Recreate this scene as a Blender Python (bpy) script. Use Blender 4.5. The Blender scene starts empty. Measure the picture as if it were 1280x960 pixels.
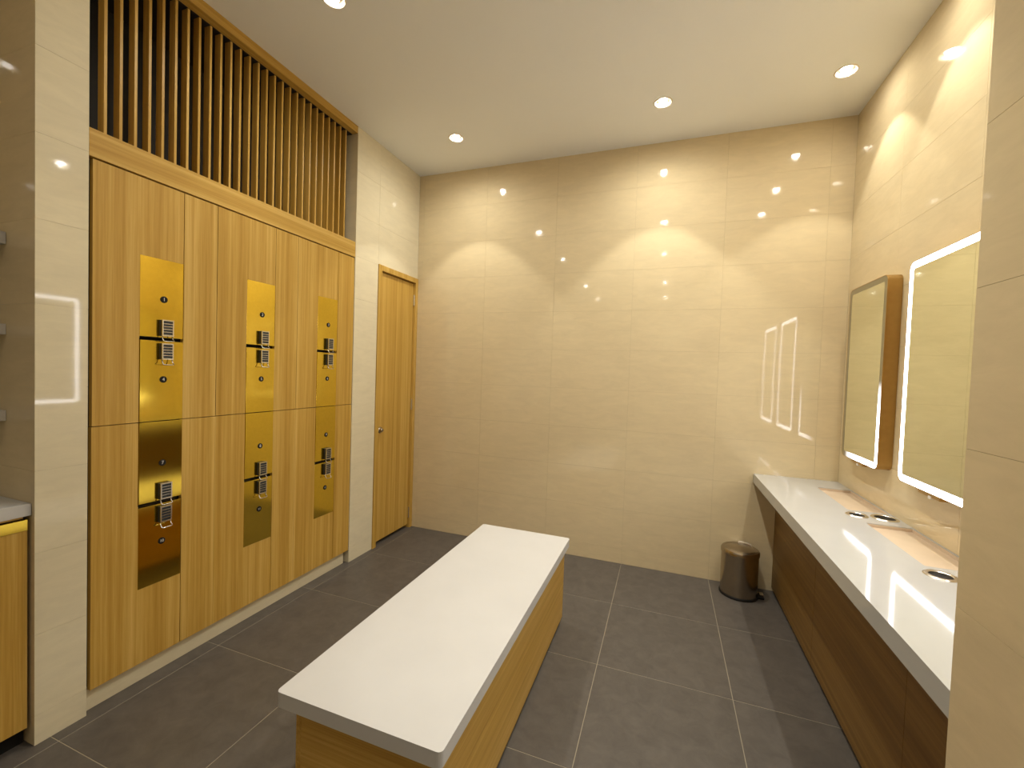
import bpy, bmesh, math, random
from mathutils import Matrix, Vector

random.seed(7)
S = bpy.context.scene
COL = S.collection

# ------------------------------------------------------------------ camera
CAM_H = 1.426
cam_d = bpy.data.cameras.new('camera')
cam = bpy.data.objects.new('camera', cam_d)
COL.objects.link(cam)
YAW, PITCH, ROLL = 0.3455, -0.0294, -0.0340
Rm = (Matrix.Rotation(YAW, 3, 'Z') @ Matrix.Rotation(PITCH, 3, 'X') @ Matrix.Rotation(ROLL, 3, 'Y'))
right, fwd, up = Rm.col[0], Rm.col[1], Rm.col[2]
cm = Matrix.Identity(4)
for i in range(3):
    cm[i][0], cm[i][1], cm[i][2] = right[i], up[i], -fwd[i]
cm[2][3] = CAM_H
cam.matrix_world = cm
cam_d.sensor_width = 36.0
cam_d.lens = 533.5 * 36.0 / 1280.0
cam_d.clip_start = 0.02
S.camera = cam

# ------------------------------------------------------------------ world + exposure
w = bpy.data.worlds.new('world')
S.world = w
w.use_nodes = True
w.node_tree.nodes['Background'].inputs[0].default_value = (0.02, 0.018, 0.014, 1)
w.node_tree.nodes['Background'].inputs[1].default_value = 1.0
S.view_settings.view_transform = 'Standard'
S.view_settings.look = 'None'
S.view_settings.exposure = 1.05
S.view_settings.gamma = 1.0
S.view_settings.use_curve_mapping = False

BEAM_POWER = 15.0                 # narrow beam of each downlight
SPILL_POWER = 16.0                # its wide spill
LAMP_COL = (1.0, 0.965, 0.86)
LAMP_HALF = math.radians(40.5)

# ------------------------------------------------------------------ room measures
XL, XR, YB, H = -2.111, 1.072, 3.297, 3.115     # left face, right face, back face, ceiling
XP, YP = 0.537, 1.045                            # partition face / its far corner
YN = 0.852                                       # niche side of the column
YL0, YL1 = 1.001, 2.490                          # locker recess
YF = -3.7                                        # wall behind the camera
ROW0 = 0.110                                     # first wall joint
PI = math.pi

# ------------------------------------------------------------------ materials
def new_mat(name):
    m = bpy.data.materials.new(name)
    m.use_nodes = True
    nt = m.node_tree
    return m, nt, nt.nodes['Principled BSDF']

def setp(b, col=None, rough=None, metal=None, spec=None, coat=None, emit=None, es=None):
    if col is not None: b.inputs['Base Color'].default_value = (*col, 1)
    if rough is not None: b.inputs['Roughness'].default_value = rough
    if metal is not None: b.inputs['Metallic'].default_value = metal
    if spec is not None: b.inputs['Specular IOR Level'].default_value = spec
    if coat is not None: b.inputs['Coat Weight'].default_value = coat
    if emit is not None: b.inputs['Emission Color'].default_value = (*emit, 1)
    if es is not None: b.inputs['Emission Strength'].default_value = es

def plain(name, col, rough=0.5, metal=0.0, spec=0.5, noise=0.0, scale=30.0, **k):
    """simple surface with a faint procedural tone variation"""
    m, nt, b = new_mat(name)
    setp(b, col, rough, metal, spec, **k)
    if noise > 0:
        geo = nt.nodes.new('ShaderNodeNewGeometry')
        n = nt.nodes.new('ShaderNodeTexNoise'); n.inputs['Scale'].default_value = scale
        n.inputs['Detail'].default_value = 4
        r = nt.nodes.new('ShaderNodeValToRGB')
        r.color_ramp.elements[0].position = 0.3; r.color_ramp.elements[1].position = 0.7
        r.color_ramp.elements[0].color = (*[c * (1 - noise) for c in col], 1)
        r.color_ramp.elements[1].color = (*[min(1, c * (1 + noise)) for c in col], 1)
        nt.links.new(geo.outputs['Position'], n.inputs['Vector'])
        nt.links.new(n.outputs['Fac'], r.inputs['Fac'])
        nt.links.new(r.outputs['Color'], b.inputs['Base Color'])
    return m

def wood(name, along, dark, mid, light, rough=0.42, spec=0.35):
    """oak veneer; grain runs along axis 'X', 'Y' or 'Z' of the place"""
    m, nt, b = new_mat(name)
    setp(b, mid, rough, 0.0, spec)
    geo = nt.nodes.new('ShaderNodeNewGeometry')
    def layer(cross, length, detail, offs):
        mp = nt.nodes.new('ShaderNodeMapping')
        sc = [cross, cross, cross]
        sc['XYZ'.index(along)] = length
        mp.inputs['Scale'].default_value = sc
        mp.inputs['Location'].default_value = (offs, offs * 1.7, offs * 0.6)
        n = nt.nodes.new('ShaderNodeTexNoise')
        n.inputs['Scale'].default_value = 1.0; n.inputs['Detail'].default_value = detail
        n.inputs['Roughness'].default_value = 0.6
        nt.links.new(geo.outputs['Position'], mp.inputs['Vector'])
        nt.links.new(mp.outputs['Vector'], n.inputs['Vector'])
        return n
    a, c, e = layer(22.0, 0.25, 2, 3.1), layer(75.0, 0.9, 4, 0.0), layer(260.0, 5.0, 3, 7.7)
    def mix(n1, n2, f):
        x = nt.nodes.new('ShaderNodeMix'); x.data_type = 'FLOAT'
        x.inputs[0].default_value = f
        nt.links.new(n1, x.inputs[2]); nt.links.new(n2, x.inputs[3])
        return x.outputs[0]
    v = mix(mix(a.outputs['Fac'], c.outputs['Fac'], 0.48), e.outputs['Fac'], 0.22)
    r = nt.nodes.new('ShaderNodeValToRGB')
    el = r.color_ramp.elements
    el[0].position, el[0].color = 0.36, (*dark, 1)
    el[1].position, el[1].color = 0.64, (*light, 1)
    k = el.new(0.5); k.color = (*mid, 1)
    nt.links.new(v, r.inputs['Fac'])
    nt.links.new(r.outputs['Color'], b.inputs['Base Color'])
    bp = nt.nodes.new('ShaderNodeBump'); bp.inputs['Strength'].default_value = 0.06
    bp.inputs['Distance'].default_value = 0.002
    nt.links.new(e.outputs['Fac'], bp.inputs['Height'])
    nt.links.new(bp.outputs['Normal'], b.inputs['Normal'])
    return m

def stone(name, base, amp, rough, stretch, scale=9.0, spec=0.5, bump=0.0):
    """polished porcelain: cloudy, faintly streaked"""
    m, nt, b = new_mat(name)
    setp(b, base, rough, 0.0, spec)
    geo = nt.nodes.new('ShaderNodeNewGeometry')
    oi = nt.nodes.new('ShaderNodeObjectInfo')
    mp = nt.nodes.new('ShaderNodeMapping'); mp.inputs['Scale'].default_value = stretch
    add = nt.nodes.new('ShaderNodeVectorMath'); add.operation = 'ADD'
    sclv = nt.nodes.new('ShaderNodeVectorMath'); sclv.operation = 'SCALE'
    comb = nt.nodes.new('ShaderNodeCombineXYZ')
    for i in range(3): nt.links.new(oi.outputs['Random'], comb.inputs[i])
    nt.links.new(comb.outputs[0], sclv.inputs[0]); sclv.inputs['Scale'].default_value = 5.5
    nt.links.new(geo.outputs['Position'], mp.inputs['Vector'])
    nt.links.new(mp.outputs['Vector'], add.inputs[0]); nt.links.new(sclv.outputs[0], add.inputs[1])
    n = nt.nodes.new('ShaderNodeTexNoise'); n.inputs['Scale'].default_value = scale
    n.inputs['Detail'].default_value = 8; n.inputs['Roughness'].default_value = 0.68
    n.inputs['Distortion'].default_value = 0.6
    nt.links.new(add.outputs[0], n.inputs['Vector'])
    r = nt.nodes.new('ShaderNodeValToRGB')
    r.color_ramp.elements[0].position = 0.33; r.color_ramp.elements[1].position = 0.67
    r.color_ramp.elements[0].color = (*[c * (1 - amp) for c in base], 1)
    r.color_ramp.elements[1].color = (*[c * (1 + amp) for c in base], 1)
    nt.links.new(n.outputs['Fac'], r.inputs['Fac'])
    nt.links.new(r.outputs['Color'], b.inputs['Base Color'])
    if bump:
        bp = nt.nodes.new('ShaderNodeBump'); bp.inputs['Strength'].default_value = bump
        bp.inputs['Distance'].default_value = 0.001
        n2 = nt.nodes.new('ShaderNodeTexNoise'); n2.inputs['Scale'].default_value = 400
        nt.links.new(geo.outputs['Position'], n2.inputs['Vector'])
        nt.links.new(n2.outputs['Fac'], bp.inputs['Height'])
        nt.links.new(bp.outputs['Normal'], b.inputs['Normal'])
    return m

OAK = ((0.43, 0.236, 0.034), (0.56, 0.338, 0.068), (0.69, 0.455, 0.130))
M = {}
M['oak_z'] = wood('oak_vertical', 'Z', *OAK)
M['oak_y'] = wood('oak_lengthwise', 'Y', *OAK)
M['oak_x'] = wood('oak_crosswise', 'X', *OAK)
M['slat'] = wood('slat_wood', 'Z', (0.29, 0.165, 0.045), (0.37, 0.22, 0.065), (0.47, 0.30, 0.10), 0.5)
M['walnut_y'] = wood('apron_wood', 'Y', (0.14, 0.073, 0.016), (0.19, 0.103, 0.024), (0.25, 0.145, 0.038), 0.5)
M['tile'] = stone('beige_porcelain', (0.73, 0.605, 0.385), 0.045, 0.045, (0.7, 0.7, 2.6))
M['tile_light'] = stone('pale_beige_porcelain', (0.77, 0.69, 0.50), 0.045, 0.045, (0.7, 0.7, 2.6))
M['grout_wall'] = plain('wall_grout', (0.46, 0.37, 0.23), 0.8)
M['floor_tile'] = stone('grey_floor_porcelain', (0.098, 0.085, 0.074), 0.16, 0.42, (1, 1, 1), 14.0, 0.35, 0.25)
M['grout_floor'] = plain('floor_grout', (0.30, 0.26, 0.19), 0.8)
M['ceiling'] = plain('ceiling_paint', (0.94, 0.955, 0.95), 0.85, noise=0.01, scale=3)
M['white_stone'] = plain('white_solid_surface', (0.58, 0.57, 0.56), 0.40, spec=0.4, noise=0.02, scale=6)
M['white_gloss'] = plain('white_polished_quartz', (0.47, 0.47, 0.46), 0.07, spec=0.6, noise=0.015, scale=8)
M['tray'] = plain('tray_stone', (0.66, 0.53, 0.40), 0.15, noise=0.04, scale=9)
M['brass'] = plain('satin_brass', (0.82, 0.60, 0.085), 0.11, 1.0, noise=0.03, scale=60)
M['frame_brass'] = plain('bronze_frame', (0.50, 0.33, 0.13), 0.28, 1.0, noise=0.04, scale=40)
M['chrome'] = plain('satin_chrome', (0.75, 0.72, 0.66), 0.25, 1.0)
M['steel'] = plain('brushed_steel', (0.42, 0.36, 0.28), 0.24, 1.0, noise=0.05, scale=40)
M['black'] = plain('black_plastic', (0.012, 0.011, 0.010), 0.55, spec=0.2)
M['dark'] = plain('dark_cavity_board', (0.020, 0.015, 0.010), 0.7)
M['key'] = plain('dark_keys', (0.035, 0.04, 0.045), 0.35)
M['print'] = plain('white_print', (0.75, 0.72, 0.68), 0.5)
M['mirror'] = plain('mirror_glass', (0.84, 0.86, 0.70), 0.0, 1.0)
M['frost'] = plain('frosted_band', (0.32, 0.28, 0.17), 0.35, 0.3)
M['ring'] = plain('lamp_trim_white', (0.78, 0.70, 0.55), 0.35)
M['cup'] = plain('lamp_reflector', (0.34, 0.30, 0.22), 0.35, 1.0)
M['lens'] = plain('lamp_lens', (0.9, 0.9, 0.9), 0.3, emit=(1.0, 0.95, 0.86), es=50.0)
M['led'] = plain('led_band_lit', (0.8, 0.8, 0.8), 0.4, emit=(1.0, 0.97, 0.98), es=5.5)

# half-dead strip on one mirror: light fades out along the band
def led_fade():
    m, nt, b = new_mat('led_band_half_lit')
    setp(b, (0.32, 0.28, 0.17), 0.35, 0.3)
    geo = nt.nodes.new('ShaderNodeNewGeometry')
    sep = nt.nodes.new('ShaderNodeSeparateXYZ')
    nt.links.new(geo.outputs['Position'], sep.inputs[0])
    def rng(inp, a, c):
        r = nt.nodes.new('ShaderNodeMapRange'); r.interpolation_type = 'SMOOTHSTEP'
        r.inputs[1].default_value, r.inputs[2].default_value = a, c
        r.inputs[3].default_value, r.inputs[4].default_value = 1.0, 0.0
        nt.links.new(inp, r.inputs[0]); return r.outputs[0]
    f1 = rng(sep.outputs[2], 1.20, 1.45)
    f2 = rng(sep.outputs[1], 2.78, 3.04)
    mu = nt.nodes.new('ShaderNodeMath'); mu.operation = 'MULTIPLY'
    nt.links.new(f1, mu.inputs[0]); nt.links.new(f2, mu.inputs[1])
    m2 = nt.nodes.new('ShaderNodeMath'); m2.operation = 'MULTIPLY'; m2.inputs[1].default_value = 5.5
    nt.links.new(mu.outputs[0], m2.inputs[0])
    b.inputs['Emission Color'].default_value = (1.0, 0.97, 0.98, 1)
    nt.links.new(m2.outputs[0], b.inputs['Emission Strength'])
    return m
M['led_fade'] = led_fade()

# ------------------------------------------------------------------ builders
def link(name, me, mat, parent=None, loc=(0, 0, 0)):
    o = bpy.data.objects.new(name, me)
    COL.objects.link(o)
    if mat is not None and not me.materials: me.materials.append(M[mat])
    o.location = loc
    if parent is not None: o.parent = parent
    return o

def mesh_from(bm, smooth=False):
    bmesh.ops.recalc_face_normals(bm, faces=bm.faces[:])
    me = bpy.data.meshes.new('mesh')
    bm.to_mesh(me); bm.free()
    if smooth:
        for p in me.polygons: p.use_smooth = True
    return me

def add_box(bm, a, c, bev=0.0):
    """box between corners a and c; optional rounded edges"""
    vs = [bm.verts.new((x, y, z)) for x in (a[0], c[0]) for y in (a[1], c[1]) for z in (a[2], c[2])]
    F = [(0, 1, 3, 2), (4, 6, 7, 5), (0, 4, 5, 1), (2, 3, 7, 6), (0, 2, 6, 4), (1, 5, 7, 3)]
    fs = [bm.faces.new([vs[i] for i in f]) for f in F]
    if bev > 0:
        es = list({e for f in fs for e in f.edges})
        bmesh.ops.bevel(bm, geom=es, offset=bev, segments=2, affect='EDGES', profile=0.5)
    return fs

def box(name, a, c, mat, parent=None, bev=0.0, org=(0, 0, 0)):
    bm = bmesh.new()
    add_box(bm, [a[i] - org[i] for i in range(3)], [c[i] - org[i] for i in range(3)], bev)
    return link(name, mesh_from(bm), mat, parent, (0, 0, 0) if parent else org)

def add_prism(bm, loops, axis, d0, d1):
    """2-D outline (outer loop first, then holes) filled and extruded along an axis.
    (u,v) are the other two axes in order."""
    ax = 'XYZ'.index(axis)
    def pt(u, v, d):
        p = [0, 0, 0]; o = [i for i in range(3) if i != ax]
        p[ax] = d; p[o[0]] = u; p[o[1]] = v
        return p
    edges, rings = [], []
    for lp in loops:
        vs = [bm.verts.new(pt(u, v, d0)) for u, v in lp]
        rings.append(vs)
        edges += [bm.edges.new((vs[i], vs[(i + 1) % len(vs)])) for i in range(len(vs))]
    r = bmesh.ops.triangle_fill(bm, use_beauty=True, edges=edges)
    base = [f for f in r['geom'] if isinstance(f, bmesh.types.BMFace)]
    top = {}
    for vs, lp in zip(rings, loops):
        for v, (u, q) in zip(vs, lp): top[v] = bm.verts.new(pt(u, q, d1))
    for f in base: bm.faces.new([top[v] for v in f.verts])
    for vs in rings:
        for i in range(len(vs)):
            a, c = vs[i], vs[(i + 1) % len(vs)]
            bm.faces.new([a, c, top[c], top[a]])

def prism(name, loops, axis, d0, d1, mat, parent=None, org=(0, 0, 0)):
    bm = bmesh.new(); add_prism(bm, loops, axis, d0, d1)
    for v in bm.verts: v.co -= Vector(org)
    return link(name, mesh_from(bm), mat, parent, (0, 0, 0) if parent else org)

def circle(cx, cy, r, n=24):
    return [(cx + r * math.cos(2 * PI * i / n), cy + r * math.sin(2 * PI * i / n)) for i in range(n)]

def rrect(u0, u1, v0, v1, r, n=6):
    out = []
    for cx, cy, a in ((u1 - r, v1 - r, 0), (u0 + r, v1 - r, 90), (u0 + r, v0 + r, 180), (u1 - r, v0 + r, 270)):
        for i in range(n + 1):
            t = math.radians(a + 90 * i / n)
            out.append((cx + r * math.cos(t), cy + r * math.sin(t)))
    return out

def rect(u0, u1, v0, v1):
    return [(u0, v0), (u1, v0), (u1, v1), (u0, v1)]

def add_lathe(bm, prof, n=40, close=True):
    rings = []
    for r, z in prof:
        rings.append([bm.verts.new((r * math.cos(2 * PI * i / n), r * math.sin(2 * PI * i / n), z)) for i in range(n)]
                     if r > 1e-6 else [bm.verts.new((0, 0, z))])
    for a, c in zip(rings, rings[1:]):
        for i in range(n):
            j = (i + 1) % n
            if len(a) == 1 and len(c) == 1: continue
            if len(a) == 1: bm.faces.new([a[0], c[i], c[j]])
            elif len(c) == 1: bm.faces.new([a[i], a[j], c[0]])
            else: bm.faces.new([a[i], a[j], c[j], c[i]])

def lathe(name, prof, mat, parent=None, loc=(0, 0, 0), n=40, smooth=True):
    bm = bmesh.new(); add_lathe(bm, prof, n)
    me = mesh_from(bm, smooth)
    if smooth: sharp(me)
    return link(name, me, mat, parent, loc)

def sharp(me, ang=35):
    bm = bmesh.new(); bm.from_mesh(me)
    for e in bm.edges:
        if len(e.link_faces) == 2 and e.calc_face_angle() > math.radians(ang): e.smooth = False
    bm.to_mesh(me); bm.free()

def add_tube(bm, pts, r, n=8):
    pts = [Vector(p) for p in pts]; rings = []
    for i, p in enumerate(pts):
        t = (pts[min(i + 1, len(pts) - 1)] - pts[max(i - 1, 0)]).normalized()
        s = t.cross(Vector((0.13, 0.2, 0.97)))
        if s.length < 0.05: s = t.cross(Vector((0, 1, 0)))
        s.normalize(); q = t.cross(s)
        rings.append([bm.verts.new(p + r * (math.cos(2 * PI * k / n) * s + math.sin(2 * PI * k / n) * q)) for k in range(n)])
    for a, c in zip(rings, rings[1:]):
        for k in range(n): bm.faces.new([a[k], a[(k + 1) % n], c[(k + 1) % n], c[k]])
    bm.faces.new(rings[0][::-1]); bm.faces.new(rings[-1])

def thing(name, loc, label, cat, group=None):
    o = bpy.data.objects.new(name, None)
    o.empty_display_size = 0.05
    COL.objects.link(o); o.location = loc
    tag(o, label, cat, group)
    return o

def tag(o, label, cat, group=None):
    o['label'] = label; o['category'] = cat
    if group: o['group'] = group
    return o

def struct(o, label=None, cat=None):
    o['kind'] = 'structure'
    if label: o['label'] = label
    if cat: o['category'] = cat
    return o

# tiles laid over a wall or floor: shared meshes, hairline joints
TILE_MESH = {}
def tile_mesh(du, dv, th, mat, bev):
    key = (round(du, 4), round(dv, 4), th, mat)
    if key not in TILE_MESH:
        bm = bmesh.new()
        b = bev
        # chamfered slab: 5 visible faces + narrow chamfer + back
        top = [bm.verts.new((x * (du / 2 - b), y * (dv / 2 - b), 0)) for x, y in ((-1, -1), (1, -1), (1, 1), (-1, 1))]
        sh = [bm.verts.new((x * du / 2, y * dv / 2, -b)) for x, y in ((-1, -1), (1, -1), (1, 1), (-1, 1))]
        bt = [bm.verts.new((x * du / 2, y * dv / 2, -th)) for x, y in ((-1, -1), (1, -1), (1, 1), (-1, 1))]
        bm.faces.new(top); bm.faces.new(bt[::-1])
        for i in range(4):
            j = (i + 1) % 4
            bm.faces.new([top[i], sh[i], sh[j], top[j]]); bm.faces.new([sh[i], bt[i], bt[j], sh[j]])
        me = mesh_from(bm); me.materials.append(M[mat])
        TILE_MESH[key] = me
    return TILE_MESH[key]

def cuts(a, b, first, step):
    """joint positions between a and b, given one joint and the step; slivers merged"""
    k = math.ceil((a - first) / step - 1e-6)
    out = [a]
    x = first + k * step
    while x < b - 1e-6:
        if x - out[-1] > 0.012: out.append(x)
        x += step
    if b - out[-1] < 0.012 and len(out) > 1: out.pop()
    out.append(b)
    return out

def clad(parent, origin, uax, vax, us, vs, mat, name='wall_tile', th=0.008, gap=0.0007, bev=0.00012, tilt=0.0005):
    """tile grid on the plane through origin; uax, vax unit vectors; normal = u x v"""
    u, v = Vector(uax), Vector(vax); n = u.cross(v)
    R = Matrix((u, v, n)).transposed()
    for i in range(len(us) - 1):
        for j in range(len(vs) - 1):
            du, dv = us[i + 1] - us[i] - gap, vs[j + 1] - vs[j] - gap
            if du < 0.008 or dv < 0.008: continue
            me = tile_mesh(du, dv, th, mat, bev)
            o = bpy.data.objects.new(name, me); COL.objects.link(o)
            c = Vector(origin) + u * (us[i] + us[i + 1]) / 2 + v * (vs[j] + vs[j + 1]) / 2
            T = Matrix.Rotation(random.uniform(-tilt, tilt), 3, 'X') @ Matrix.Rotation(random.uniform(-tilt, tilt), 3, 'Y')
            mw = (R @ T).to_4x4(); mw.translation = c
            o.parent = parent
            o.matrix_local = parent.matrix_world.inverted() @ mw if parent.location.length else mw

ROWS = cuts(0.0, H, ROW0, 0.30)
TH = 0.0018  # joints lie this far behind the tile faces

# ------------------------------------------------------------------ floor and ceiling
DL = []      # downlight positions
for y in (2.82, 1.60, 0.33, -1.60, -3.10):
    DL.append((-1.513, y)); DL.append((-0.088, y))
for y in (2.82, 2.212, 1.60, 0.565, -0.08, -0.73):
    DL.append((0.85, y))

floor = struct(box('floor', (XL - 0.55, YF, -0.10), (XR + 0.1, YB + 0.1, -0.0010), 'grout_floor'))
clad(floor, (0, 0, 0), (1, 0, 0), (0, 1, 0), cuts(XL - 0.10, XR, -0.26, 0.60), cuts(YF, YB, 2.697, 0.60),
     'floor_tile', 'floor_tile', 0.008, 0.003, 0.0006, 0.0003)

CAN_R = 0.045
ceil_loops = [rect(XL - 0.55, XR + 0.1, YF, YB + 0.1)] + [circle(x, y, CAN_R, 20) for x, y in DL]
ceiling = struct(prism('ceiling', ceil_loops, 'Z', H, H + 0.018, 'ceiling'))

# ------------------------------------------------------------------ walls
wall_back = struct(box('wall_back', (XL - 0.55, YB + TH, -0.1), (XR + 0.15, YB + 0.16, H + 0.02), 'grout_wall'))
clad(wall_back, (0, YB, 0), (1, 0, 0), (0, 0, 1), cuts(XL, XR, -0.26, 0.60), ROWS, 'tile')

wall_right = struct(box('wall_right', (XR + TH, YF, -0.1), (XR + 0.15, YB + TH, H + 0.02), 'grout_wall'))
clad(wall_right, (XR, 0, 0), (0, -1, 0), (0, 0, 1), [-y for y in cuts(YF, YB, 2.697, 0.60)[::-1]], ROWS, 'tile')

wall_partition = struct(box('wall_partition', (XP + TH, 0.80 + TH, -0.002), (XR - 0.001, YP - TH, H), 'grout_wall'))
clad(wall_partition, (XP, 0, 0), (0, -1, 0), (0, 0, 1), [-YP, -0.80], ROWS, 'tile')
clad(wall_partition, (0, YP, 0), (-1, 0, 0), (0, 0, 1), [-XR + 0.001, -XP], ROWS, 'tile')
clad(wall_partition, (0, 0.80, 0), (1, 0, 0), (0, 0, 1), [XP, XR - 0.001], ROWS, 'tile')

# column between the shelf niche and the lockers
wall_column = struct(box('wall_column', (XL - 0.52, YN + TH, -0.002), (XL - TH, YL0 - 0.002, H), 'tile_light'))
clad(wall_column, (XL, 0, 0), (0, 1, 0), (0, 0, 1), [YN, YL0], ROWS, 'tile_light')
clad(wall_column, (0, YN, 0), (1, 0, 0), (0, 0, 1), cuts(XL - 0.52, XL, XL - 0.52, 0.60), ROWS, 'tile')

# left wall beside and above the door
DY0, DTOP = 2.747, 2.216
wall_left = struct(prism('wall_left', [[(YL1 + 0.002, -0.002), (DY0, -0.002), (DY0, DTOP), (YB, DTOP), (YB, H), (YL1 + 0.002, H)]],
                         'X', XL - 0.12, XL - TH, 'tile_light'))
clad(wall_left, (XL, 0, 0), (0, 1, 0), (0, 0, 1), [YL1, DY0], ROWS, 'tile_light')
clad(wall_left, (XL, 0, 0), (0, 1, 0), (0, 0, 1), [DY0, YB], [DTOP] + [r for r in ROWS if r > DTOP + 0.05], 'tile_light')
# deep return of that wall beside the slats and lockers, and the room closure behind
struct(box('wall_left_return', (XL - 0.50, YL1 + 0.003, -0.002), (XL - 0.121, YL1 + 0.10, H), 'tile_light'))
struct(box('wall_outer', (XL - 0.65, YF, -0.1), (XL - 0.53, YB + TH, H + 0.02), 'dark'))
struct(box('wall_niche', (XL - 0.529, -1.20, -0.002), (XL - 0.50, YN - 0.001, H), 'tile'))
wall_near = struct(box('wall_near', (XL - 0.528, YF, -0.002), (XL - TH, -1.21, H), 'tile_light'))
clad(wall_near, (XL, 0, 0), (0, 1, 0), (0, 0, 1), cuts(YF, -1.21, -1.80, 0.60), ROWS, 'tile_light')
struct(box('wall_front', (XL - 0.65, YF - 0.12, -0.1), (XR + 0.15, YF - 0.001, H + 0.02), 'tile'))

# ------------------------------------------------------------------ door in the left wall
door = bpy.data.objects.new('door_1', None); COL.objects.link(door)
door.location = (XL, (DY0 + YB) / 2, 0); struct(door)
DO = tuple(door.location)
prism('door_frame', [[(DY0 + 0.001, 0.0), (DY0 + 0.042, 0.0), (DY0 + 0.042, DTOP - 0.042), (YB - 0.036, DTOP - 0.042),
                      (YB - 0.036, 0.0), (YB - 0.001, 0.0), (YB - 0.001, DTOP - 0.001), (DY0 + 0.001, DTOP - 0.001)]],
      'X', XL - 0.118, XL + 0.008, 'oak_z', door, DO)
leaf = box('door_leaf', (XL - 0.052, DY0 + 0.046, 0.028), (XL - 0.014, YB - 0.040, DTOP - 0.050), 'oak_z', door, 0.001, DO)
for z in (0.137, 1.105, 2.022):
    bm = bmesh.new()
    add_tube(bm, [(0, 0, -0.047), (0, 0, 0.047)], 0.008, 10)
    add_box(bm, (-0.022, -0.003, -0.047), (-0.004, 0.003, 0.047))
    h = link('hinge', mesh_from(bm), 'chrome', leaf, (XL - 0.006 - DO[0], YB - 0.038 - DO[1], z))
kx = bmesh.new(); add_lathe(kx, [(0, 0.0), (0.026, 0.0), (0.026, 0.004), (0.022, 0.008), (0.016, 0.010), (0.016, 0.022), (0.013, 0.026), (0.006, 0.026), (0.006, 0.022), (0, 0.022)], 24)
for v in kx.verts: v.co = Vector((v.co.z, v.co.y, v.co.x))
kme = mesh_from(kx, True); sharp(kme)
link('door_knob', kme, 'steel', leaf, (XL - 0.0142 - DO[0], DY0 + 0.088 - DO[1], 0.924))
struct(box('door_backing', (XL - 0.35, DY0 - 0.2, -0.002), (XL - 0.12, YB, DTOP + 0.1), 'dark'))  # dark block behind the door, closing the opening

# ------------------------------------------------------------------ lockers
ZK, ZM, ZT = 0.092, 1.152, 2.194        # kick, middle joint, top of doors
ZS_U, ZS_L = 1.516, 0.787               # slits between paired lockers
CW = 0.4915                             # column width
P0, P1 = 0.161, 0.335                   # brass strip within a column
LX = XL - 0.004                         # door faces
G = 0.0016
LY0 = 1.0135

struct(box('baseboard_left', (XL - 0.06, YL0 + 0.001, 0.0), (XL - 0.030, YL1 - 0.022, ZK - 0.004), 'tile_light'))

def inset(poly, g):
    """shrink a rectilinear outline by g"""
    n = len(poly); out = []
    area = sum(poly[i][0] * poly[(i + 1) % n][1] - poly[(i + 1) % n][0] * poly[i][1] for i in range(n))
    sgn = 1 if area > 0 else -1
    for i in range(n):
        p, c, q = Vector(poly[i - 1]), Vector(poly[i]), Vector(poly[(i + 1) % n])
        d1, d2 = (c - p).normalized(), (q - c).normalized()
        n1, n2 = Vector((-d1.y, d1.x)) * sgn, Vector((-d2.y, d2.x)) * sgn
        k = c + g * (n1 + n2)
        out.append((k.x, k.y))
    return out

SL = 0.008
def locker_outline(kind):
    if kind == 'a': return [(0, ZM), (P0, ZM), (P0, ZS_U), (P1, ZS_U), (P1, ZT), (0, ZT)]
    if kind == 'b': return [(P0, ZM), (CW, ZM), (CW, ZT), (P1, ZT), (P1, ZS_U), (P0, ZS_U)]
    if kind == 'c': return [(P1, ZK), (CW, ZK), (CW, ZM), (P0, ZM), (P0, ZS_L), (P1, ZS_L)]
    return [(0, ZK), (P1, ZK), (P1, ZS_L), (P0, ZS_L), (P0, ZM), (0, ZM)]

def plate_rect(kind):
    return {'a': (ZS_U + SL, 1.868), 'b': (ZM + G, ZS_U - SL), 'c': (ZS_L + SL, ZM - G), 'd': (0.423, ZS_L - SL)}[kind]

def door_loops(kind):
    o = inset(locker_outline(kind), G)
    z0, z1 = plate_rect(kind)
    # open the door where the brass plate lies, and widen the slit beside it
    q = {'a': [(0, ZM), (P0, ZM), (P0, ZS_U + SL), (P0, 1.868), (P1, 1.868), (P1, ZT), (0, ZT)],
         'b': [(P1, ZM), (CW, ZM), (CW, ZT), (P1, ZT)],
         'c': [(P1, ZK), (CW, ZK), (CW, ZM), (P1, ZM)],
         'd': [(0, ZK), (P1, ZK), (P1, 0.423), (P0, 0.423), (P0, ZM), (0, ZM)]}[kind]
    if kind == 'a': q = [(0, ZM), (P0, ZM), (P0, 1.868), (P1, 1.868), (P1, ZT), (0, ZT)]
    return q

def fine_outline(kind):
    """door outline, seams G at free edges, flush where it meets its own plate"""
    q = door_loops(kind); g = G
    e = 0.0002
    tab = {
        'a': [(g, ZM + g), (P0 - g, ZM + g), (P0 - g, ZS_U), (P0 - e, ZS_U), (P0 - e, 1.868 + e), (P1 - g, 1.868 + e), (P1 - g, ZT - g), (g, ZT - g)],
        'b': [(P1 + e, ZM + g), (CW - g, ZM + g), (CW - g, ZT - g), (P1 + g, ZT - g), (P1 + g, ZS_U), (P1 + e, ZS_U)],
        'c': [(P1 + g, ZK), (CW - 0.0004, ZK), (CW - 0.0004, ZM - g), (P1 + e, ZM - g), (P1 + e, ZS_L), (P1 + g, ZS_L)],
        'd': [(0.0004, ZK), (P1 - g, ZK), (P1 - g, 0.423 - e), (P0 - e, 0.423 - e), (P0 - e, ZS_L), (P0 - g, ZS_L), (P0 - g, ZM - g), (0.0004, ZM - g)]}
    return tab[kind]

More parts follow.
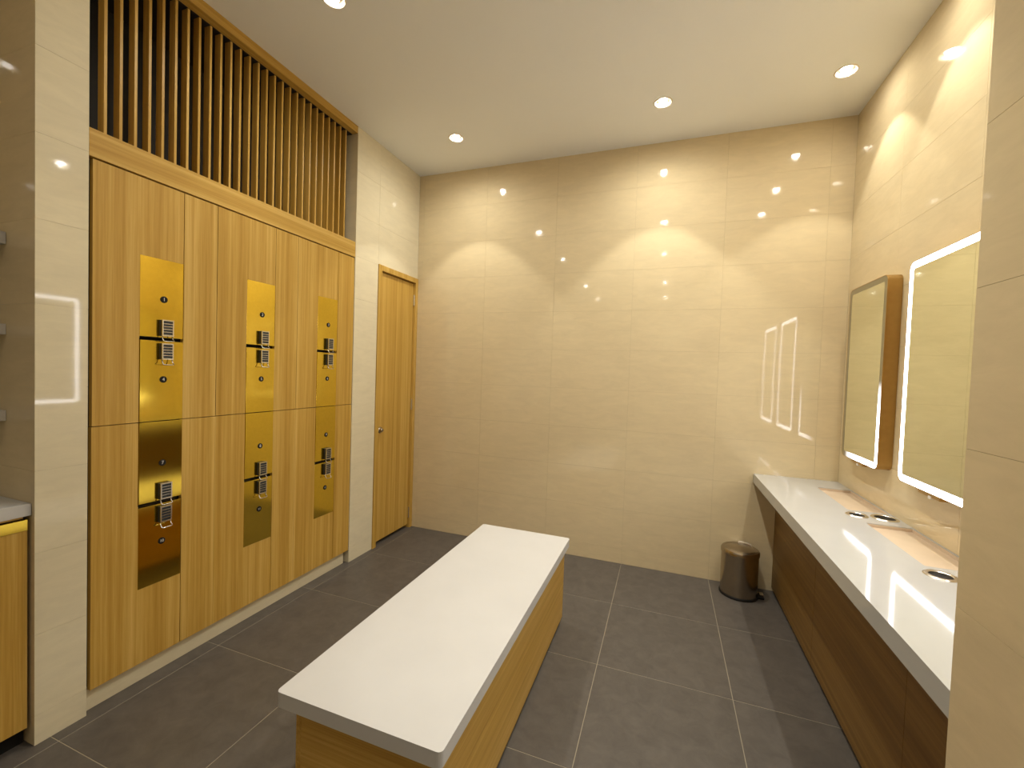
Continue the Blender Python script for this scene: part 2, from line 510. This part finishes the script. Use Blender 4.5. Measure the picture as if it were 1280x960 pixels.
LOCK_PARTS = {}
def lock_meshes():
    """keypad cam lock: body with bezel, two columns of keys, wire pull. origin at body centre on the plate"""
    if LOCK_PARTS: return LOCK_PARTS
    hw, hh, dp = 0.0235, 0.036, 0.020
    bm = bmesh.new()
    add_box(bm, (0, -hw, -hh), (dp - 0.003, hw, hh), 0.002)
    LOCK_PARTS['body'] = mesh_from(bm)
    bm = bmesh.new()
    add_prism(bm, [rect(-hw, hw, -hh, hh), rect(-hw + 0.005, hw - 0.005, -hh + 0.006, hh - 0.005)], 'X', dp - 0.004, dp + 0.001)
    for k in range(1, 5):
        z = hh - 0.005 - k * (2 * hh - 0.011) / 5
        add_box(bm, (dp - 0.004, -hw + 0.004, z - 0.0012), (dp + 0.0004, hw - 0.004, z + 0.0012))
    LOCK_PARTS['bezel'] = mesh_from(bm)
    bm = bmesh.new()
    st = (2 * hh - 0.011) / 5
    for k in range(5):
        zc = hh - 0.005 - (k + 0.5) * st
        for s in (-1, 1):
            add_box(bm, (dp - 0.0035, s * 0.0088 - 0.0078, zc - st * 0.38), (dp - 0.001, s * 0.0088 + 0.0078, zc + st * 0.38))
    LOCK_PARTS['keys'] = mesh_from(bm)
    bm = bmesh.new()
    add_tube(bm, [(dp - 0.006, -hw + 0.003, -hh + 0.002), (dp - 0.002, -hw + 0.003, -hh - 0.012), (dp + 0.007, -hw + 0.002, -hh - 0.021),
                  (dp + 0.009, -hw + 0.008, -hh - 0.023), (dp + 0.009, hw - 0.008, -hh - 0.023), (dp + 0.007, hw - 0.002, -hh - 0.021),
                  (dp - 0.002, hw - 0.003, -hh - 0.012), (dp - 0.006, hw - 0.003, -hh + 0.002)], 0.0024, 6)
    LOCK_PARTS['pull'] = mesh_from(bm, True)
    return LOCK_PARTS

DIGIT = {}
def digit_mesh(txt):
    if txt in DIGIT: return DIGIT[txt]
    cu = bpy.data.curves.new('digit', 'FONT'); cu.body = txt; cu.size = 0.021 if len(txt) == 1 else 0.017
    cu.align_x = 'CENTER'; cu.align_y = 'CENTER'; cu.extrude = 0.0002; cu.resolution_u = 3
    to = bpy.data.objects.new('digit', cu); COL.objects.link(to)
    dg = bpy.context.evaluated_depsgraph_get(); dg.update()
    me = bpy.data.meshes.new_from_object(to.evaluated_get(dg))
    bpy.data.objects.remove(to); bpy.data.curves.remove(cu)
    for v in me.vertices: v.co = Vector((v.co.z, v.co.x, v.co.y))
    me.materials.clear(); me.materials.append(M['print'])
    DIGIT[txt] = me
    return me

disc_bm = bmesh.new(); add_lathe(disc_bm, [(0, 0.0), (0.0145, 0.0), (0.0145, 0.0015), (0.013, 0.0022), (0, 0.0022)], 24)
for v in disc_bm.verts: v.co = Vector((v.co.z, v.co.x, v.co.y))
DISC = mesh_from(disc_bm); DISC.materials.append(M['black'])

KIND_MESH = {}
def kind_meshes(kind):
    if kind in KIND_MESH: return KIND_MESH[kind]
    bm = bmesh.new(); add_prism(bm, [fine_outline(kind)], 'X', -0.020, 0.0)
    dm = mesh_from(bm); dm.materials.append(M['oak_z'])
    bm = bmesh.new(); add_prism(bm, [inset(locker_outline(kind), 0.004)], 'X', -0.45, -0.0205)
    cb = mesh_from(bm); cb.materials.append(M['dark'])
    z0, z1 = plate_rect(kind)
    g0 = G if kind in 'bc' else 0.0002
    y0, y1 = P0, P1
    if kind == 'a': y0, y1 = P0, P1 - G
    if kind == 'b': y0, y1 = P0 + G, P1
    if kind == 'c': y0, y1 = P0 + G, P1
    if kind == 'd': y0, y1 = P0, P1 - G
    bm = bmesh.new(); add_box(bm, (-0.019, y0, z0), (0.0006, y1, z1), 0.0008)
    pm = mesh_from(bm); pm.materials.append(M['brass'])
    KIND_MESH[kind] = (dm, cb, pm)
    return KIND_MESH[kind]

WHERE = ['beside the shelf niche column', 'in the middle column', 'beside the narrow door']
LABEL = {
    'a': 'oak locker {n}, upper row {w}, wider at top',
    'b': 'oak locker {n}, upper row {w}, wider at bottom',
    'c': 'oak locker {n}, lower row {w}, wider at top',
    'd': 'oak locker {n}, lower row {w}, wider at bottom'}
num = {'a': 1, 'b': 4, 'c': 7, 'd': 10}
for col in range(3):
    for kind in 'abcd':
        n = num[kind] + col
        yo = LY0 + col * CW
        t = thing('locker', (LX, yo, 0), LABEL[kind].format(n=n, w=WHERE[col]), 'locker', 'oak lockers with brass plates')
        dm, cb, pm = kind_meshes(kind)
        link('locker_body', cb, None, t)
        link('locker_door', dm, None, t)
        link('brass_plate', pm, None, t)
        zs = ZS_U if kind in 'ab' else ZS_L
        zl, zd = (zs + 0.050, zs + 0.176) if kind in 'ac' else (zs - 0.054, zs - 0.179)
        pc = P0 + 0.092
        d = link('number_disc', DISC, None, t, (0.0006, pc, zd))
        link('printed_number', digit_mesh(str(n)), None, d, (0.0025, 0, 0))
        L = lock_meshes()
        lb = link('keypad_lock', L['body'], 'key', t, (0.0006, pc + 0.006, zl))
        link('bezel', L['bezel'], 'chrome', lb)
        link('keypad', L['keys'], 'key', lb)
        link('pull_handle', L['pull'], 'chrome', lb)

# ------------------------------------------------------------------ slat screen over the lockers
t = thing('slat_screen', (XL, (YL0 + YL1) / 2, 2.20), 'screen of thin vertical wooden slats above the oak lockers', 'screen')
O = tuple(t.location)
box('bottom_rail', (XL - 0.05, YL0 + 0.001, 2.199), (XL - 0.001, YL1 - 0.001, 2.306), 'oak_y', t, 0.001, O)
box('top_rail', (XL - 0.05, YL0 + 0.001, H - 0.050), (XL - 0.001, YL1 - 0.001, H - 0.001), 'oak_y', t, 0.001, O)
bm = bmesh.new(); add_box(bm, (-0.040, -0.0055, 2.250), (0.0, 0.0055, H - 0.053), 0.0008)
for v in bm.verts: v.co.z -= 2.20
SLAT = mesh_from(bm); SLAT.materials.append(M['oak_z'])
SY0, SDY = 1.0758, 0.0520
for k in range(27):
    link('slat', SLAT, None, t, (-0.0505, SY0 + k * SDY - O[1], 0))
box('added_dark_cover', (XL - 0.438, YL0 + 0.002, H - 0.0525), (XL - 0.0505, YL1 - 0.002, H - 0.002), 'dark', t, 0, O)  # dark board added to hide the lit ceiling inside the slat void
box('dark_void_board', (XL - 0.46, YL0 + 0.002, 2.21), (XL - 0.44, YL1 - 0.002, H - 0.002), 'dark', t, 0, O)  # near-black board stands in for the shaded void behind the slats

# ------------------------------------------------------------------ bench
BX0, BX1, BY0, BY1, BZ = -1.020, -0.480, 0.913, 2.402, 0.481
t = thing('bench', ((BX0 + BX1) / 2, (BY0 + BY1) / 2, 0), 'long low bench with white stone top on an oak box base', 'bench')
O = tuple(t.location)
bm = bmesh.new(); add_prism(bm, [rrect(BX0, BX1, BY0, BY1, 0.014, 4)], 'Z', BZ - 0.044, BZ)
es = [e for e in bm.edges if e.is_boundary is False and len(e.link_faces) == 2 and e.calc_face_angle() > 1.2
      and abs(e.verts[0].co.z - e.verts[1].co.z) < 1e-6]
bmesh.ops.bevel(bm, geom=es, offset=0.005, segments=3, affect='EDGES', profile=0.5)
for v in bm.verts: v.co -= Vector(O)
link('bench_top', mesh_from(bm), 'white_stone', t)
ix0, ix1, iy0, iy1 = BX0 + 0.036, BX1 - 0.026, BY0 + 0.040, BY1 - 0.008
zt = BZ - 0.0445
box('side_panel', (ix1 - 0.018, iy0, 0.022), (ix1, iy1, zt), 'oak_y', t, 0.0008, O)
box('side_panel', (ix0, iy0, 0.022), (ix0 + 0.018, iy1, zt), 'oak_y', t, 0.0008, O)
box('end_panel', (ix0 + 0.0185, iy0, 0.022), (ix1 - 0.0185, iy0 + 0.018, zt), 'oak_x', t, 0.0008, O)
box('end_panel', (ix0 + 0.0185, iy1 - 0.018, 0.022), (ix1 - 0.0185, iy1, zt), 'oak_x', t, 0.0008, O)
box('plinth', (ix0 + 0.02, iy0 + 0.02, 0.0), (ix1 - 0.012, iy1 - 0.02, 0.022), 'black', t, 0, O)

# ------------------------------------------------------------------ vanity along the right wall
VX, VZ, VT = 0.590, 0.785, 0.060
TX0, TX1 = 0.893, 1.066
trays = [(2.600, 3.070), (1.916, 2.392), (1.240, 1.715)]
holes = []
for yb in (2.510, 1.836, 1.165):
    holes.append((0.900, yb, 0.041)); holes.append((1.010, yb, 0.050))
t = thing('vanity_countertop', ((VX + XR) / 2, (YP + YB) / 2, VZ - VT), 'glossy white stone countertop with recessed trays below the mirrors', 'countertop')
O = tuple(t.location)
Y0v, Y1v = YP + 0.002, YB - 0.001
loops = [rect(VX, XR - 0.001, Y0v, Y1v)] + [rrect(TX0, TX1, a, b, 0.006, 2) for a, b in trays] + [circle(x, y, r, 32) for x, y, r in holes]
prism('slab', loops, 'Z', VZ - VT, VZ, 'white_gloss', t, O)
for a, b in trays:
    bm = bmesh.new()
    z1, z0, k = VZ - 0.003, VZ - 0.016, 0.0005
    add_box(bm, (TX0 + k, a + k, z0 - 0.004), (TX1 - k, b - k, z0))
    add_box(bm, (TX0 + k, a + k, z0), (TX0 + 0.004, b - k, z1)); add_box(bm, (TX1 - 0.004, a + k, z0), (TX1 - k, b - k, z1))
    add_box(bm, (TX0 + 0.004, a + k, z0), (TX1 - 0.004, a + 0.004, z1)); add_box(bm, (TX0 + 0.004, b - 0.004, z0), (TX1 - 0.004, b - k, z1))
    for v in bm.verts: v.co -= Vector(O)
    link('tray', mesh_from(bm), 'tray', t)
for i, (x, y, r) in enumerate(holes):
    rg = lathe('grommet', [(r - 0.010, -0.03), (r - 0.010, 0.002), (r - 0.007, 0.0045), (r + 0.001, 0.0045), (r + 0.005, 0.0006), (r - 0.001, 0.0004), (r - 0.001, -0.03), (r - 0.010, -0.03)],
               'chrome', t, (x - O[0], y - O[1], VT), 32)
    lathe('hole_liner', [(r - 0.0105, -0.002 if i % 2 == 0 else -0.012), (0, -0.002 if i % 2 == 0 else -0.012)], 'black', rg, (0, 0, 0), 32)

t = thing('vanity_apron', (0.74, (YP + YB) / 2, 0), 'brown wooden front panels under the white countertop', 'vanity base')
O = tuple(t.location)
yy = [YP + 0.003, 1.62, 2.46, YB - 0.002]
for a, b in zip(yy, yy[1:]):
    box('front_panel', (0.730, a + 0.0008, 0.028), (0.748, b - 0.0008, VZ - VT - 0.001), 'walnut_y', t, 0, O)
box('toe_kick', (0.752, YP + 0.003, 0.0), (0.770, YB - 0.002, 0.60), 'black', t, 0, O)

# ------------------------------------------------------------------ mirrors
MZ0, MZ1, MT, MR = 0.994, 1.972, 0.062, 0.035
mir = [(2.620, 3.078, 'rounded wall mirror with only part of its light band lit, next to the corner', 'led_fade'),
       (1.905, 2.418, 'rounded wall mirror with a fully lit white light band, middle one of the vanity', 'led'),
       (1.200, 1.712, 'rounded wall mirror with lit band beside the tiled partition', 'led')]
for y0, y1, lab, led in mir:
    t = thing('lit_mirror', (XR, (y0 + y1) / 2, (MZ0 + MZ1) / 2), lab, 'mirror', 'lit mirrors over the vanity')
    O = tuple(t.location)
    fx = XR - MT
    out = rrect(y0, y1, MZ0, MZ1, MR, 8); b1 = rrect(y0 + 0.003, y1 - 0.003, MZ0 + 0.003, MZ1 - 0.003, MR - 0.003, 8)
    b2 = rrect(y0 + 0.032, y1 - 0.032, MZ0 + 0.032, MZ1 - 0.032, 0.012, 8)
    prism('frame', [out, b1], 'X', fx, XR - 0.0005, 'frame_brass', t, O)
    gl = prism('mirror_glass', [b2], 'X', fx + 0.0006, fx + 0.006, 'mirror', t, O)
    prism('light_band', [b1, b2], 'X', fx + 0.0004, fx + 0.006, led, t, O)
    yc = (y0 + y1) / 2 + 0.02
    sw = box('switch', (XR - 0.058, yc - 0.075, MZ0 - 0.016), (XR - 0.030, yc + 0.075, MZ0 + 0.001), 'frame_brass', t, 0.002, O)
    box('switch_button', (XR - 0.061, yc - 0.022, MZ0 - 0.022), (XR - 0.046, yc - 0.002, MZ0 - 0.010), 'print', sw, 0.002, O)

# ------------------------------------------------------------------ pedal bin
t = thing('pedal_bin', (0.512, 3.166, 0), 'small round brushed steel pedal bin on the floor beside the vanity', 'bin')
br = 0.112
lathe('bin_base', [(0, 0), (br + 0.005, 0), (br + 0.006, 0.010), (br + 0.002, 0.016), (0, 0.016)], 'black', t)
lathe('bin_body', [(0, 0.016), (br, 0.016), (br, 0.272), (0, 0.272)], 'steel', t, n=56)
lid = lathe('lid', [(0, 0.2725), (br + 0.003, 0.2725), (br + 0.004, 0.294), (br - 0.002, 0.304), (br - 0.014, 0.309), (br - 0.022, 0.306), (br - 0.030, 0.310), (0.0, 0.314)], 'steel', t, n=56)
bm = bmesh.new(); add_tube(bm, [(0.10 * math.cos(a), 0.10 * math.sin(a) , 0.314) for a in [math.radians(40 + 5 * i) for i in range(11)]], 0.003, 6)
link('lid_handle', mesh_from(bm, True), 'chrome', lid)
bm = bmesh.new(); add_box(bm, (br - 0.02, -0.040, 0.002), (br + 0.035, 0.030, 0.016), 0.004)
pd = link('pedal', mesh_from(bm), 'black', t)
bm = bmesh.new(); add_box(bm, (br + 0.010, -0.020, 0.020), (br + 0.034, 0.020, 0.026), 0.002)
link('pedal_plate', mesh_from(bm), 'chrome', t)

# ------------------------------------------------------------------ niche on the left: shelves, counter, cabinet
NB = XL - 0.4995
for z0, z1, lab in ((1.830, 1.874, 'white shelf in the left niche, highest of three'), (1.499, 1.538, 'white shelf in the left niche, middle of three'),
                    (1.179, 1.218, 'white shelf in the left niche, lowest of three above the counter')):
    o = box('shelf', (NB, -1.19, z0), (-2.297, YN - 0.001, z1), 'white_stone', None, 0.001, (NB, -1.19, z0))
    tag(o, lab, 'shelf', 'white shelves in the left niche')
o = box('niche_countertop', (NB, -1.19, 0.850), (XL - 0.016, YN - 0.0015, 0.893), 'white_stone', None, 0.001, (NB, -1.19, 0.850))
tag(o, 'white countertop in the left niche under the shelves', 'countertop')
t = thing('niche_cabinet', (XL - 0.2, 0.1, 0), 'oak cabinet with brass top rail under the niche countertop', 'cabinet')
O = tuple(t.location)
box('cabinet_body', (NB, -1.18, 0.06), (XL - 0.045, YN - 0.006, 0.8495), 'dark', t, 0, O)
box('wood_rail', (XL - 0.0445, -1.18, 0.8405), (XL - 0.030, YN - 0.018, 0.8492), 'oak_y', t, 0, O)
yd = [YN - 0.008, 0.40, -0.05, -0.50, -1.18]
for a, b in zip(yd, yd[1:]):
    dr = box('cabinet_door', (XL - 0.0445, b + 0.0015, 0.070), (XL - 0.022, a - 0.0015, 0.796), 'oak_z', t, 0.0008, O)
    box('edge_pull', (XL - 0.0445, b + 0.0015, 0.797), (XL - 0.020, a - 0.0015, 0.836), 'brass', dr, 0.0008, O)
box('toe_kick', (XL - 0.10, -1.18, 0.0), (XL - 0.06, YN - 0.006, 0.060), 'black', t, 0, O)

# ------------------------------------------------------------------ recessed downlights
def light_label(x, y):
    names = {
        (-1.513, 2.82): 'close to the back wall, in front of the narrow door',
        (-0.088, 2.82): 'close to the back wall, midway along it',
        (0.85, 2.82): 'above the vanity, over the mirror next to the corner',
        (0.85, 2.212): 'above the vanity, over the middle mirror',
        (0.85, 1.60): 'above the vanity, over the mirror beside the partition',
        (0.85, 0.565): 'behind the tiled partition, first from it',
        (0.85, -0.08): 'behind the tiled partition, second from it',
        (0.85, -0.73): 'behind the tiled partition, third from it',
        (-1.513, 1.60): 'between the bench and the lockers',
        (-0.088, 1.60): 'between the bench and the vanity',
        (-1.513, 0.33): 'in front of the shelf niche',
        (-0.088, 0.33): 'over the floor between niche and partition',
        (-1.513, -1.60): 'past the shelf niche, first from it on that side',
        (-0.088, -1.60): 'over open floor past the niche and partition',
        (-1.513, -3.10): 'past the shelf niche, next to the front wall',
        (-0.088, -3.10): 'over open floor next to the front wall'}
    return 'ceiling downlight ' + names[(x, y)]
trim = [(CAN_R - 0.002, 0.004), (CAN_R - 0.001, -0.001), (CAN_R + 0.004, -0.004), (CAN_R + 0.010, -0.0015), (CAN_R + 0.011, -0.0002), (CAN_R - 0.0005, 0.0), (CAN_R - 0.002, 0.004)]
cup = [(CAN_R - 0.001, 0.001), (CAN_R - 0.005, 0.010), (0.024, 0.0125)]
lens = [(0.024, 0.012), (0.0235, 0.002), (0.020, -0.003), (0.011, -0.006), (0.0, -0.007)]
def lamp_level(x, y, nm):
    """how far each lamp is dimmed"""
    beam = nm == 'downlight_beam'
    if y == 0.33: return 0.06
    if y < 0: return 0.4
    if x > 0.3: return 0.75 if beam else 0.25
    if y == 1.60: return (0.25 if beam else 0.85) if x < -1 else (1.7 if beam else 1.25)
    return 1.1 if x > -1 else 0.9
PM = {}
for x, y in DL:
    t = thing('downlight', (x, y, H), light_label(x, y), 'ceiling light', 'recessed ceiling downlights')
    if not PM:
        a = lathe('trim_ring', trim, 'ring', t, n=28); b = lathe('reflector', cup, 'cup', t, n=28); c = lathe('lens', lens, 'lens', t, n=20)
        PM.update(r=a.data, c=b.data, l=c.data)
    else:
        link('trim_ring', PM['r'], None, t); link('reflector', PM['c'], None, t); link('lens', PM['l'], None, t)
    for nm, pw, ang, bl, dz in (('downlight_beam', BEAM_POWER, 2 * LAMP_HALF, 0.22, -0.010), ('downlight_spill', SPILL_POWER, math.radians(174), 1.0, -0.010)):
        ld = bpy.data.lights.new(nm, 'SPOT')
        ld.energy = pw * lamp_level(x, y, nm); ld.color = LAMP_COL
        ld.spot_size = ang; ld.spot_blend = bl; ld.shadow_soft_size = 0.02
        lo = bpy.data.objects.new(nm, ld); COL.objects.link(lo)
        lo.parent = t; lo.location = (0, 0, dz)
